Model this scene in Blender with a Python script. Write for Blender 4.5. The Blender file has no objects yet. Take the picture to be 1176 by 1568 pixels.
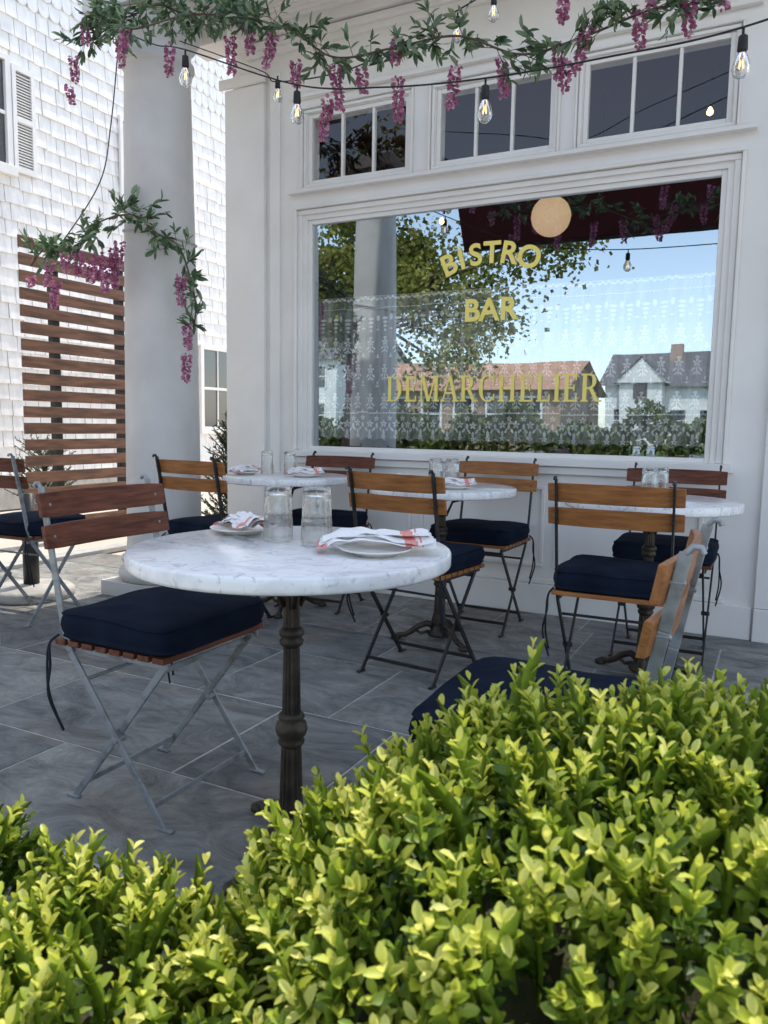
import bpy, math, random
import numpy as np
from mathutils import Vector, Matrix, Euler, noise
random.seed(7); rng=np.random.default_rng(7)
R_=math.radians
sc=bpy.context.scene
COL=sc.collection

# ---------------------------------------------------------------- materials
def mat(name,c1,c2=None,scale=5,rough=.6,bump=0,bscale=40,metal=0,spec=.5,detail=4,stretch=(1,1,1),lo=.35,hi=.65,sheen=0):
    m=bpy.data.materials.new(name); m.use_nodes=True
    n=m.node_tree.nodes; l=m.node_tree.links; b=n['Principled BSDF']
    b.inputs['Roughness'].default_value=rough; b.inputs['Metallic'].default_value=metal
    b.inputs['Specular IOR Level'].default_value=spec
    b.inputs['Base Color'].default_value=(*c1,1)
    if sheen: b.inputs['Sheen Weight'].default_value=sheen
    tc=n.new('ShaderNodeTexCoord'); mp=n.new('ShaderNodeMapping'); mp.inputs['Scale'].default_value=stretch
    l.new(tc.outputs['Object'],mp.inputs['Vector'])
    if c2:
        t=n.new('ShaderNodeTexNoise'); t.inputs['Scale'].default_value=scale; t.inputs['Detail'].default_value=detail
        l.new(mp.outputs[0],t.inputs['Vector'])
        r=n.new('ShaderNodeValToRGB'); r.color_ramp.elements[0].position=lo; r.color_ramp.elements[1].position=hi
        r.color_ramp.elements[0].color=(*c1,1); r.color_ramp.elements[1].color=(*c2,1)
        l.new(t.outputs['Fac'],r.inputs[0]); l.new(r.outputs[0],b.inputs['Base Color'])
    if bump:
        t2=n.new('ShaderNodeTexNoise'); t2.inputs['Scale'].default_value=bscale; t2.inputs['Detail'].default_value=5
        l.new(mp.outputs[0],t2.inputs['Vector'])
        bp=n.new('ShaderNodeBump'); bp.inputs['Strength'].default_value=bump; bp.inputs['Distance'].default_value=.01
        l.new(t2.outputs['Fac'],bp.inputs['Height']); l.new(bp.outputs[0],b.inputs['Normal'])
    return m

def tintmat(name,stops,rough=.45,trans=.3,spec=.05):
    m=bpy.data.materials.new(name); m.use_nodes=True
    n=m.node_tree.nodes; l=m.node_tree.links; n.remove(n['Principled BSDF']); out=n['Material Output']
    a=n.new('ShaderNodeAttribute'); a.attribute_name='tint'
    r=n.new('ShaderNodeValToRGB'); cr=r.color_ramp
    while len(cr.elements)<len(stops): cr.elements.new(.5)
    for e,(p,c) in zip(cr.elements,stops): e.position=p; e.color=(*c,1)
    l.new(a.outputs['Fac'],r.inputs[0])
    d=n.new('ShaderNodeBsdfDiffuse'); l.new(r.outputs[0],d.inputs[0])
    t=n.new('ShaderNodeBsdfTranslucent'); mx=n.new('ShaderNodeMixShader'); mx.inputs[0].default_value=trans
    l.new(r.outputs[0],t.inputs[0]); l.new(d.outputs[0],mx.inputs[1]); l.new(t.outputs[0],mx.inputs[2])
    g=n.new('ShaderNodeBsdfGlossy'); g.inputs['Roughness'].default_value=rough; g.inputs[0].default_value=(1,1,1,1)
    m2=n.new('ShaderNodeMixShader'); m2.inputs[0].default_value=spec
    l.new(mx.outputs[0],m2.inputs[1]); l.new(g.outputs[0],m2.inputs[2]); l.new(m2.outputs[0],out.inputs[0])
    return m

M={}
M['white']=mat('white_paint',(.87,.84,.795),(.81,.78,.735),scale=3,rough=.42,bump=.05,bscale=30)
M['colw']=mat('column_paint_with_shade',(.66,.635,.605),(.54,.515,.49),scale=2.5,rough=.5,bump=.15,bscale=25)  # white columns toned down: their shade is put into the base colour
M['shingle']=mat('shingle_paint',(.90,.88,.84),(.76,.74,.71),scale=4,rough=.6,bump=.15,bscale=20,stretch=(1,3,1))
M['ceil']=mat('ceiling_paint',(.84,.79,.74),rough=.5)
M['gap']=mat('joint_dark',(.25,.24,.23),rough=.8)
M['iron']=mat('black_iron',(.018,.018,.020),(.035,.033,.03),scale=20,rough=.42,bump=.1,bscale=60,metal=.3)
M['castiron']=mat('cast_iron',(.035,.03,.025),(.085,.065,.045),scale=18,rough=.5,bump=.25,bscale=60,metal=.5)
M['greymetal']=mat('grey_painted_steel',(.30,.32,.33),(.15,.15,.14),scale=25,rough=.42,bump=.1,bscale=70,metal=.3,lo=.45,hi=.75)
M['honey']=mat('honey_wood',(.22,.075,.018),(.40,.165,.048),scale=5,rough=.42,bump=.3,bscale=20,stretch=(14,1.5,14),lo=.3,hi=.7,detail=8,spec=.4)
M['redwood']=mat('red_brown_wood',(.075,.020,.009),(.19,.065,.035),scale=5,rough=.5,bump=.3,bscale=20,stretch=(14,1.5,14),lo=.3,hi=.7,detail=8,spec=.3)
M['navy']=mat('navy_canvas',(.007,.011,.022),(.012,.018,.034),scale=9,rough=.95,bump=.35,bscale=14,spec=.08)
M['cord']=mat('black_cord',(.01,.012,.02),rough=.9)
M['slatwood']=mat('fence_slat_wood',(.09,.042,.024),(.21,.10,.055),scale=4,rough=.55,bump=.2,bscale=12,stretch=(8,1,8))
M['china']=mat('white_china',(.80,.76,.70),rough=.15)
M['linen']=mat('white_linen',(.86,.83,.80),rough=.85,bump=.3,bscale=150)
M['red']=mat('coral_stripe',(.80,.24,.20),(.80,.36,.31),scale=90,rough=.85,bump=.3,bscale=150)
M['gold']=mat('gold_leaf_lettering',(1.0,.83,.22),(.95,.76,.18),scale=12,rough=.5)
M['rubber']=mat('black_cable',(.012,.012,.012),rough=.6)
M['roomdark']=mat('interior_wall',(.03,.02,.018),(.05,.03,.026),scale=2,rough=.8)
M['roomred']=mat('interior_red',(.12,.014,.015),rough=.8)
M['awn']=mat('maroon_canvas',(.085,.012,.014),(.06,.010,.012),scale=3,rough=.9)
M['bark']=mat('bark',(.07,.05,.035),(.13,.10,.07),scale=12,rough=.9,bump=.6,bscale=30)
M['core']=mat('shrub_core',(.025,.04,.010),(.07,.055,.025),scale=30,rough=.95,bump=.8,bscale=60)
M['grey']=mat('grey_trim',(.45,.44,.42),rough=.6)
M['darkglass']=mat('dark_window_glass',(.05,.055,.06),rough=.06,spec=.9)
M['roofshingle']=mat('roof_shingles',(.10,.09,.09),(.16,.15,.15),scale=6,rough=.9)
M['terracotta']=mat('orange_roof',(.40,.20,.12),(.52,.29,.18),scale=3,rough=.85)
M['brickw']=mat('tan_brick',(.36,.24,.17),(.44,.30,.22),scale=9,rough=.9)
M['stonebase']=mat('weathered_stone',(.48,.46,.42),(.33,.31,.28),scale=9,rough=.85,bump=.3,bscale=50)

def marble():
    m=mat('white_marble',(.86,.85,.83),(.58,.58,.59),scale=7,rough=.16,detail=9,lo=.47,hi=.78)
    n=m.node_tree.nodes; l=m.node_tree.links
    for t in n:
        if t.type=='TEX_NOISE': t.inputs['Distortion'].default_value=1.6
        if t.type=='MAPPING': t.inputs['Scale'].default_value=(1,1.8,1); t.inputs['Rotation'].default_value=(0,0,.7)
    ramp=[x for x in n if x.type=='VALTORGB'][0]
    t=n.new('ShaderNodeTexNoise'); t.inputs['Scale'].default_value=28; t.inputs['Detail'].default_value=6; t.inputs['Distortion'].default_value=2
    r=n.new('ShaderNodeValToRGB'); r.color_ramp.elements[0].position=.56; r.color_ramp.elements[1].position=.74
    r.color_ramp.elements[0].color=(1,1,1,1); r.color_ramp.elements[1].color=(.55,.56,.60,1)
    mx=n.new('ShaderNodeMixRGB'); mx.blend_type='MULTIPLY'; mx.inputs[0].default_value=1
    tc=[x for x in n if x.type=='TEX_COORD'][0]
    l.new(tc.outputs['Object'],t.inputs['Vector']); l.new(t.outputs['Fac'],r.inputs[0])
    l.new(ramp.outputs[0],mx.inputs[1]); l.new(r.outputs[0],mx.inputs[2]); l.new(mx.outputs[0],n['Principled BSDF'].inputs['Base Color'])
    return m
M['marble']=marble()

def slate():
    m=bpy.data.materials.new('bluestone_paving'); m.use_nodes=True
    n=m.node_tree.nodes; l=m.node_tree.links; b=n['Principled BSDF']
    tc=n.new('ShaderNodeTexCoord'); a=n.new('ShaderNodeAttribute'); a.attribute_name='tint'
    vm=n.new('ShaderNodeVectorMath'); vm.operation='MULTIPLY_ADD'; cb=n.new('ShaderNodeCombineXYZ')
    l.new(a.outputs['Fac'],cb.inputs[0]); l.new(a.outputs['Fac'],cb.inputs[1]); l.new(cb.outputs[0],vm.inputs[0]); vm.inputs[1].default_value=(31,17,0); l.new(tc.outputs['Object'],vm.inputs[2])
    cr=n.new('ShaderNodeValToRGB'); cr.color_ramp.elements[0].color=(.165,.172,.172,1); cr.color_ramp.elements[1].color=(.29,.285,.265,1)
    l.new(a.outputs['Fac'],cr.inputs[0])
    mp=n.new('ShaderNodeMapping'); mp.inputs['Scale'].default_value=(1,1.7,1); mp.inputs['Rotation'].default_value=(0,0,.4); l.new(vm.outputs[0],mp.inputs[0])
    t=n.new('ShaderNodeTexNoise'); t.inputs['Scale'].default_value=4.2; t.inputs['Detail'].default_value=12; t.inputs['Roughness'].default_value=.76; t.inputs['Distortion'].default_value=.8
    l.new(mp.outputs[0],t.inputs['Vector'])
    r=n.new('ShaderNodeValToRGB'); r.color_ramp.elements[0].position=.36; r.color_ramp.elements[1].position=.66
    r.color_ramp.elements[0].color=(.46,.47,.49,1); r.color_ramp.elements[1].color=(1.55,1.53,1.47,1)
    l.new(t.outputs['Fac'],r.inputs[0])
    mx=n.new('ShaderNodeMixRGB'); mx.blend_type='MULTIPLY'; mx.inputs[0].default_value=1
    l.new(cr.outputs['Color'],mx.inputs[1]); l.new(r.outputs[0],mx.inputs[2])
    t3=n.new('ShaderNodeTexNoise'); t3.inputs['Scale'].default_value=1.7; t3.inputs['Detail'].default_value=5
    mp3=n.new('ShaderNodeMapping'); mp3.inputs['Location'].default_value=(4,9,0); l.new(tc.outputs['Object'],mp3.inputs['Vector']); l.new(mp3.outputs[0],t3.inputs['Vector'])
    r3=n.new('ShaderNodeValToRGB'); r3.color_ramp.elements[0].position=.56; r3.color_ramp.elements[1].position=.78
    r3.color_ramp.elements[0].color=(0,0,0,1); r3.color_ramp.elements[1].color=(.6,.6,.6,1); l.new(t3.outputs['Fac'],r3.inputs[0])
    mx3=n.new('ShaderNodeMixRGB'); l.new(r3.outputs[0],mx3.inputs[0]); l.new(mx.outputs[0],mx3.inputs[1]); mx3.inputs[2].default_value=(.26,.18,.11,1)
    l.new(mx3.outputs[0],b.inputs['Base Color'])
    b.inputs['Roughness'].default_value=.6; b.inputs['Specular IOR Level'].default_value=.35
    bp=n.new('ShaderNodeBump'); bp.inputs['Strength'].default_value=1.0; bp.inputs['Distance'].default_value=.022
    l.new(t.outputs['Fac'],bp.inputs['Height']); l.new(bp.outputs[0],b.inputs['Normal'])
    return m
M['slate']=slate()
M['mortar']=mat('mortar',(.42,.40,.36),(.56,.54,.49),scale=20,rough=.95,bump=.4,bscale=80)
M['gravel']=mat('aggregate_paving',(.46,.40,.33),(.58,.52,.44),scale=60,rough=.9,bump=.4,bscale=90)
M['sidewalk']=mat('concrete_sidewalk',(.52,.50,.47),(.60,.58,.55),scale=8,rough=.9,bump=.2,bscale=60)
M['asphalt']=mat('asphalt',(.07,.07,.072),(.10,.10,.10),scale=30,rough=.9,bump=.3,bscale=90)
M['kerb']=mat('kerb_concrete',(.45,.44,.42),(.36,.35,.33),scale=12,rough=.9)
M['grass']=mat('grass',(.06,.11,.03),(.09,.14,.04),scale=12,rough=.95,bump=.5,bscale=60)

def paneglass(name,fac,tint=(1,1,1)):
    m=bpy.data.materials.new(name); m.use_nodes=True
    n=m.node_tree.nodes; l=m.node_tree.links; n.remove(n['Principled BSDF']); out=n['Material Output']
    g=n.new('ShaderNodeBsdfGlossy'); g.inputs['Roughness'].default_value=.004; g.inputs['Color'].default_value=(*tint,1)
    t=n.new('ShaderNodeBsdfTransparent'); t.inputs[0].default_value=(.98,.985,.98,1)
    mx=n.new('ShaderNodeMixShader'); mx.inputs[0].default_value=fac
    l.new(t.outputs[0],mx.inputs[1]); l.new(g.outputs[0],mx.inputs[2]); l.new(mx.outputs[0],out.inputs[0])
    tc=n.new('ShaderNodeTexCoord'); nz=n.new('ShaderNodeTexNoise'); nz.inputs['Scale'].default_value=1.6; nz.inputs['Detail'].default_value=1
    bp=n.new('ShaderNodeBump'); bp.inputs['Strength'].default_value=.10; bp.inputs['Distance'].default_value=.01
    l.new(tc.outputs['Object'],nz.inputs['Vector']); l.new(nz.outputs['Fac'],bp.inputs['Height']); l.new(bp.outputs[0],g.inputs['Normal'])
    return m
M['pane']=paneglass('shop_window_glass',.42,(.80,.92,1))
M['tpane']=paneglass('transom_glass',.06)
def tumbler():
    m=bpy.data.materials.new('clear_glass'); m.use_nodes=True
    n=m.node_tree.nodes; l=m.node_tree.links; n.remove(n['Principled BSDF'])
    b=n.new('ShaderNodeBsdfGlass'); b.inputs['Roughness'].default_value=0; b.inputs['IOR'].default_value=1.45; b.inputs[0].default_value=(.97,.98,.98,1)
    t=n.new('ShaderNodeBsdfTransparent'); mx=n.new('ShaderNodeMixShader'); mx.inputs[0].default_value=.25
    l.new(b.outputs[0],mx.inputs[1]); l.new(t.outputs[0],mx.inputs[2]); l.new(mx.outputs[0],n['Material Output'].inputs[0])
    return m
M['glass']=tumbler()
def emis(name,c,s):
    m=bpy.data.materials.new(name); m.use_nodes=True; b=m.node_tree.nodes['Principled BSDF']
    b.inputs['Base Color'].default_value=(*c,1); b.inputs['Emission Color'].default_value=(*c,1); b.inputs['Emission Strength'].default_value=s
    return m
M['globe']=emis('globe_lamp_shade',(1,.70,.42),.72)
M['fil']=emis('filament',(1,.62,.22),5)
def lace():
    m=bpy.data.materials.new('lace_net'); m.use_nodes=True
    n=m.node_tree.nodes; l=m.node_tree.links; n.remove(n['Principled BSDF']); out=n['Material Output']
    b=n.new('ShaderNodeBsdfDiffuse'); b.inputs[0].default_value=(.95,.95,.93,1)
    tc=n.new('ShaderNodeTexCoord'); mp=n.new('ShaderNodeMapping'); mp.inputs['Scale'].default_value=(38,1,5); l.new(tc.outputs['Object'],mp.inputs[0])
    nz=n.new('ShaderNodeTexNoise'); nz.inputs['Scale'].default_value=1; nz.inputs['Detail'].default_value=3; l.new(mp.outputs[0],nz.inputs['Vector'])
    mr=n.new('ShaderNodeMapRange'); mr.inputs[1].default_value=.3; mr.inputs[2].default_value=.7; mr.inputs[3].default_value=.10; mr.inputs[4].default_value=.46
    l.new(nz.outputs['Fac'],mr.inputs[0])
    t=n.new('ShaderNodeBsdfTransparent'); mx=n.new('ShaderNodeMixShader')
    l.new(mr.outputs[0],mx.inputs[0]); l.new(t.outputs[0],mx.inputs[1]); l.new(b.outputs[0],mx.inputs[2]); l.new(mx.outputs[0],out.inputs[0])
    return m
M['lace']=lace()
M['lacethread']=mat('lace_thread',(.96,.96,.94),rough=.9)
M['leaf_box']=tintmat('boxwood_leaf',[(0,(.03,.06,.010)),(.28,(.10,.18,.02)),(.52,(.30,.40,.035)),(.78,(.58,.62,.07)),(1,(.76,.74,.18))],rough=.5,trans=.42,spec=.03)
M['leaf_gar']=tintmat('garland_leaf',[(0,(.03,.07,.025)),(.6,(.10,.18,.08)),(1,(.28,.36,.20))],rough=.45,trans=.25)
M['petal']=tintmat('wisteria_petal',[(0,(.26,.06,.14)),(.5,(.50,.17,.31)),(1,(.76,.46,.58))],rough=.6,trans=.35,spec=.02)
M['leaf_ever']=tintmat('evergreen_leaf',[(0,(.012,.03,.01)),(1,(.08,.15,.04))],rough=.5,trans=.15)
M['leaf_tree']=tintmat('tree_leaf',[(0,(.03,.06,.012)),(.5,(.20,.23,.04)),(1,(.55,.50,.13))],rough=.6,trans=.45,spec=.02)

# ---------------------------------------------------------------- mesh builder
class MB:
    def __init__(s): s.v=[];s.f=[];s.m=[];s.sm=[];s.mats=[]
    def mi(s,k):
        if k not in s.mats: s.mats.append(k)
        return s.mats.index(k)
    def add(s,vs,fs,k,smooth=False):
        o=len(s.v); s.v+= [tuple(v) for v in vs]; i=s.mi(k)
        for f in fs: s.f.append(tuple(o+a for a in f)); s.m.append(i); s.sm.append(smooth)
    def box(s,x0,x1,y0,y1,z0,z1,k,T=None):
        vs=[Vector(p) for p in [(x0,y0,z0),(x1,y0,z0),(x1,y1,z0),(x0,y1,z0),(x0,y0,z1),(x1,y0,z1),(x1,y1,z1),(x0,y1,z1)]]
        if T: vs=[T@v for v in vs]
        s.add(vs,[(0,3,2,1),(4,5,6,7),(0,1,5,4),(1,2,6,5),(2,3,7,6),(3,0,4,7)],k)
    def bar(s,p0,p1,w,h,k,up=(0,1,0)):
        p0=Vector(p0);p1=Vector(p1);d=(p1-p0).normalized();u=Vector(up)
        a=d.cross(u)
        if a.length<1e-4: a=d.cross(Vector((1,0,0)))
        a.normalize(); b=a.cross(d).normalized()
        vs=[]
        for p in (p0,p1):
            for sx,sy in ((-1,-1),(1,-1),(1,1),(-1,1)): vs.append(p+a*sx*w/2+b*sy*h/2)
        s.add(vs,[(0,1,2,3),(7,6,5,4),(0,4,5,1),(1,5,6,2),(2,6,7,3),(3,7,4,0)],k)
    def tube(s,pts,r,k,n=8,r2=None):
        pts=[Vector(p) for p in pts]; N=len(pts); vs=[];fs=[]
        prev=None
        for i,p in enumerate(pts):
            d=(pts[min(i+1,N-1)]-pts[max(i-1,0)]).normalized()
            if prev is None:
                a=d.cross(Vector((0,0,1)));
                if a.length<1e-3: a=d.cross(Vector((1,0,0)))
            else: a=prev-d*prev.dot(d)
            a.normalize(); prev=a; b=d.cross(a)
            rr=r if r2 is None else r+(r2-r)*i/(N-1)
            for j in range(n):
                t=2*math.pi*j/n; vs.append(p+(a*math.cos(t)+b*math.sin(t))*rr)
        for i in range(N-1):
            for j in range(n):
                fs.append((i*n+j,i*n+(j+1)%n,(i+1)*n+(j+1)%n,(i+1)*n+j))
        fs.append(tuple(range(n))[::-1]); fs.append(tuple((N-1)*n+j for j in range(n)))
        s.add(vs,fs,k,True)
    def lathe(s,prof,k,n=32,c=(0,0,0),flute=0,smooth=True,T=None):
        vs=[];fs=[];N=len(prof)
        for (r,z,*q) in prof:
            fl=q[0] if q else 0
            for j in range(n):
                t=2*math.pi*j/n; rr=r*(1-(fl if (flute and (j%2)) else 0))
                v=Vector((c[0]+rr*math.cos(t),c[1]+rr*math.sin(t),c[2]+z)); 
                if T: v=T@v
                vs.append(v)
        for i in range(N-1):
            for j in range(n): fs.append((i*n+j,i*n+(j+1)%n,(i+1)*n+(j+1)%n,(i+1)*n+j))
        if prof[0][0]>1e-5: fs.append(tuple(range(n))[::-1])
        if prof[-1][0]>1e-5: fs.append(tuple((N-1)*n+j for j in range(n)))
        s.add(vs,fs,k,smooth)
    def mesh(s,name):
        me=bpy.data.meshes.new(name); me.from_pydata(s.v,[],s.f)
        for k in s.mats: me.materials.append(M[k])
        me.polygons.foreach_set('material_index',s.m); me.polygons.foreach_set('use_smooth',s.sm); me.update()
        return me
    def obj(s,name,parent=None,bevel=0,loc=None,rz=0,auto=True):
        o=bpy.data.objects.new(name,s.mesh(name)); COL.objects.link(o)
        if parent: o.parent=parent
        if loc: o.location=loc
        o.rotation_euler[2]=rz
        if bevel:
            b=o.modifiers.new('b','BEVEL'); b.width=bevel; b.segments=2; b.limit_method='ANGLE'; b.angle_limit=R_(50)
        return o
def empty(name,loc=(0,0,0)):
    e=bpy.data.objects.new(name,None); COL.objects.link(e); e.location=loc; return e
def catmull(pts,n=14):
    pts=[np.array(p,float) for p in pts]; P_=[2*pts[0]-pts[1]]+pts+[2*pts[-1]-pts[-2]]; out=[]
    for i in range(1,len(P_)-2):
        for k in range(n):
            t=k/n; a,b_,c,d=P_[i-1],P_[i],P_[i+1],P_[i+2]
            out.append(.5*((2*b_)+(-a+c)*t+(2*a-5*b_+4*c-d)*t*t+(-a+3*b_-3*c+d)*t**3))
    out.append(pts[-1]); return out

# leaf scatter ------------------------------------------------------
def leaf_template(rows,curl=.12,fold=.14):
    T=[]
    for t,w in rows:
        z=-curl*t*t
        T+=[(-.5*w,t,z+fold*w*.5),(0,t,z),(.5*w,t,z+fold*w*.5)]
    F=[]
    for i in range(len(rows)-1):
        for j in range(2): a=i*3+j; F.append((a,a+1,a+4,a+3))
    return np.array(T),np.array(F)
LT,LF=leaf_template([(0,.1),(.22,.72),(.5,1),(.8,.72),(1,.12)])
BT,BF=leaf_template([(0,.14),(.26,.68),(.55,1),(.83,.78),(1,.22)],curl=.14,fold=.30)
QT=np.array([(-.5,.15,.0),(.5,.15,0),(.42,.9,-.1),(-.42,.9,-.1)]);QF=np.array([(0,1,2,3)])
def scatter(name,pos,dr,nr,L,W,tint,matk,tpl=(LT,LF),parent=None,smooth=True):
    pos=np.asarray(pos,float);dr=np.asarray(dr,float);nr=np.asarray(nr,float);L=np.asarray(L,float);W=np.asarray(W,float);tint=np.asarray(tint,float)
    dr/=np.linalg.norm(dr,axis=1)[:,None]+1e-9
    nr=nr-dr*(nr*dr).sum(1)[:,None]; nr/=np.linalg.norm(nr,axis=1)[:,None]+1e-9
    sd=np.cross(dr,nr)
    T,F=tpl; n=len(pos);k=len(T)
    V=pos[:,None,:]+T[None,:,0,None]*(W[:,None,None]*sd[:,None,:])+T[None,:,1,None]*(L[:,None,None]*dr[:,None,:])+T[None,:,2,None]*(L[:,None,None]*nr[:,None,:])
    V=V.reshape(-1,3)
    FF=(F[None,:,:]+(np.arange(n)*k)[:,None,None]).reshape(-1,4)
    me=bpy.data.meshes.new(name)
    me.vertices.add(len(V)); me.vertices.foreach_set('co',V.astype(np.float32).ravel())
    me.loops.add(FF.size); me.loops.foreach_set('vertex_index',FF.astype(np.int32).ravel())
    me.polygons.add(len(FF)); me.polygons.foreach_set('loop_start',np.arange(0,FF.size,4,dtype=np.int32)); me.polygons.foreach_set('loop_total',np.full(len(FF),4,dtype=np.int32))
    me.polygons.foreach_set('use_smooth',np.full(len(FF),smooth))
    me.update(calc_edges=True)
    at=me.attributes.new('tint','FLOAT','POINT'); at.data.foreach_set('value',np.repeat(np.clip(tint,0,1),k).astype(np.float32))
    me.materials.append(M[matk])
    o=bpy.data.objects.new(name,me); COL.objects.link(o)
    if parent: o.parent=parent
    return o

# ---------------------------------------------------------------- ground
def sheet(name,x0,x1,y0,y1,z,k):
    b=MB(); b.add([(x0,y0,z),(x1,y0,z),(x1,y1,z),(x0,y1,z)],[(0,1,2,3)],k); return b.obj(name)
sheet('ground',-300,300,-300,300,-.02,'gravel')
sheet('grass',-60,60,-60,-17.5,-.010,'grass')
sheet('road',-120,120,-15,-7,-.012,'asphalt')
sheet('sidewalk',-60,60,-6.8,.0,-.012,'sidewalk')
b=MB(); b.box(-120,120,-6.95,-6.8,-.01,.12,'kerb'); b.box(-120,120,-15.2,-15.05,-.01,.12,'kerb'); b.obj('kerb',bevel=.01)
b=MB(); b.box(-4.9,-4.76,2.2,9,-.01,.03,'kerb'); b.obj('paving_edge',bevel=.006)
pat=empty('patio_paving')
b=MB(); b.box(-4.75,4.5,.02,4.40,-.015,-.0022,'mortar'); b.obj('mortar_bed',pat)
rs=random.Random(5); vs=[];fs=[];ti=[]
y=.02
while y<4.38:
    rh=rs.choice([.46,.61,.61,.76]); y1=min(y+rh,4.40); x=-4.75+rs.uniform(-.5,0)
    while x<4.5:
        w_=rs.choice([.46,.61,.76,.92,1.07]); xa=max(x,-4.75); xb=min(x+w_,4.5)
        if xb-xa>.05:
            g=.0055; z=rs.uniform(-.0006,.0006); o=len(vs)
            j=lambda: rs.uniform(-.002,.002)
            p=[(xa+g+j(),y+g+j()),(xb-g+j(),y+g+j()),(xb-g+j(),y1-g+j()),(xa+g+j(),y1-g+j())]
            vs+=[(q[0],q[1],z) for q in p]+[(q[0],q[1],-.01) for q in p]
            fs+=[(o,o+1,o+2,o+3),(o,o+4,o+5,o+1),(o+1,o+5,o+6,o+2),(o+2,o+6,o+7,o+3),(o+3,o+7,o+4,o)]
            ti+=[rs.random()]*8
        x+=w_
    y=y1
me=bpy.data.meshes.new('flagstones'); me.from_pydata(vs,[],fs); me.materials.append(M['slate'])
at=me.attributes.new('tint','FLOAT','POINT'); at.data.foreach_set('value',ti)
o=bpy.data.objects.new('flagstones',me); COL.objects.link(o); o.parent=pat

# ---------------------------------------------------------------- bistro building
bld=empty('bistro_building')
WY=4.26
b=MB(); w='white'; T1=WY+.14
b.box(-3.33,-2.75,WY,T1,0,3.6,w)
b.box(-.31,3.5,WY,T1,0,3.6,w)
b.box(-2.75,-.31,WY,T1,0,.885,w)
b.box(-2.75,-.31,WY,T1,2.335,2.55,w)
b.box(-2.75,-.31,WY,T1,2.97,3.6,w)
for a,c in ((-2.052,-1.878),(-1.189,-1.035)): b.box(a,c,WY,T1,2.55,2.97,w)
b.box(-3.33,-3.2,T1,9,0,3.6,w)
b.obj('wall',bld)
b=MB()
b.box(-3.37,-3.06,WY-.035,WY-.001,0,3.2,w); b.box(-3.03,-2.95,WY-.015,WY-.001,0,3.25,w)
b.box(-3.40,-3.04,WY-.06,WY-.037,3.2,3.26,w)
b.box(-3.37,-3.345,WY,T1+.3,0,3.2,w)
b.box(-.06,.28,WY-.03,WY-.001,.17,3.3,w)
b.box(-3.05,-.07,WY-.022,WY-.001,0,.17,w); b.box(-.06,3.4,WY-.036,WY-.001,0,.168,w)
b.box(-3.02,-.2,WY-.012,WY-.001,.173,.20,w)
b.box(-2.86,-.2,WY-.055,WY-.001,.845,.887,w); b.box(-2.82,-.24,WY-.03,WY-.001,.80,.842,w)
for x0,x1 in ((-2.75,-1.98),(-1.92,-1.15),(-1.09,-.32)):
    z0,z1=.27,.73; t=.022
    b.box(x0,x1,WY-.014,WY-.001,z0,z0+t,w);b.box(x0,x1,WY-.014,WY-.001,z1-t,z1,w)
    b.box(x0,x0+t,WY-.014,WY-.001,z0+t,z1-t,w);b.box(x1-t,x1,WY-.014,WY-.001,z0+t,z1-t,w)
def casing(x0,x1,z0,z1,wd,pr,bottom=True):
    b.box(x0-wd,x0,WY-pr,WY-.001,z0,z1,w); b.box(x1,x1+wd,WY-pr,WY-.001,z0,z1,w)
    b.box(x0-wd,x1+wd,WY-pr-.002,WY-.001,z1,z1+wd,w)
    if bottom: b.box(x0-wd,x1+wd,WY-pr-.002,WY-.001,z0-wd,z0,w)
casing(-2.78,-.28,.888,2.365,.030,.014,False)
casing(-2.812,-.248,.888,2.397,.018,.034,False)
for x0,x1,z0,z1,s in ((-2.75,-.31,.885,2.335,.028),):
    yy0,yy1=WY+.012,WY+.05
    b.box(x0,x0+s,yy0,yy1,z0,z1,w);b.box(x1-s,x1,yy0,yy1,z0,z1,w);b.box(x0+s,x1-s,yy0,yy1,z1-s,z1,w);b.box(x0+s,x1-s,yy0,yy1,z0,z0+s,w)
b.box(-2.87,-.19,WY-.05,WY-.001,2.492,2.515,w)
for x0,x1 in ((-2.75,-2.052),(-1.878,-1.189),(-1.035,-.31)):
    z0,z1=2.55,2.97; s=.025; yy0,yy1=WY+.012,WY+.05
    b.box(x0,x0+s,yy0,yy1,z0,z1,w);b.box(x1-s,x1,yy0,yy1,z0,z1,w);b.box(x0+s,x1-s,yy0,yy1,z1-s,z1,w);b.box(x0+s,x1-s,yy0,yy1,z0,z0+s,w)
    W=(x1-x0-2*s)
    for i in (1,2): b.box(x0+s+W*i/3-.009,x0+s+W*i/3+.009,yy0+.004,yy1-.004,z0+s,z1-s,w)
    casing(x0-.004,x1+.004,z0-.004,z1+.004,.018,.012)
    casing(x0-.026,x1+.026,z0-.026,z1+.026,.010,.028)
b.box(-2.85,-.2,WY-.04,WY-.001,3.06,3.085,w)
for i,(d,z) in enumerate(((.03,3.36),(.055,3.40),(.09,3.45))): b.box(-3.2,3.4,WY-d,WY-.001,z,z+(.04 if i<2 else .05),w)
b.obj('window_casings_and_trim',bld,bevel=.004)
b=MB(); g=WY+.032
b.add([(-2.723,g,.912),(-.337,g,.912),(-.337,g,2.308),(-2.723,g,2.308)],[(0,1,2,3)],'pane'); b.obj('shop_window_glass',bld)
b=MB()
for x0,x1 in ((-2.727,-2.076),(-1.854,-1.213),(-1.011,-.334)): b.add([(x0,g,2.574),(x1,g,2.574),(x1,g,2.946),(x0,g,2.946)],[(0,1,2,3)],'tpane')
b.obj('transom_glass',bld)
b=MB()
b.box(-3.19,3.4,9,9.1,0,3.5,'roomdark'); b.box(3.4,3.5,T1,9.1,0,3.5,'roomdark'); b.box(-3.19,-3.1,T1,9,0,3.5,'roomdark')
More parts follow.
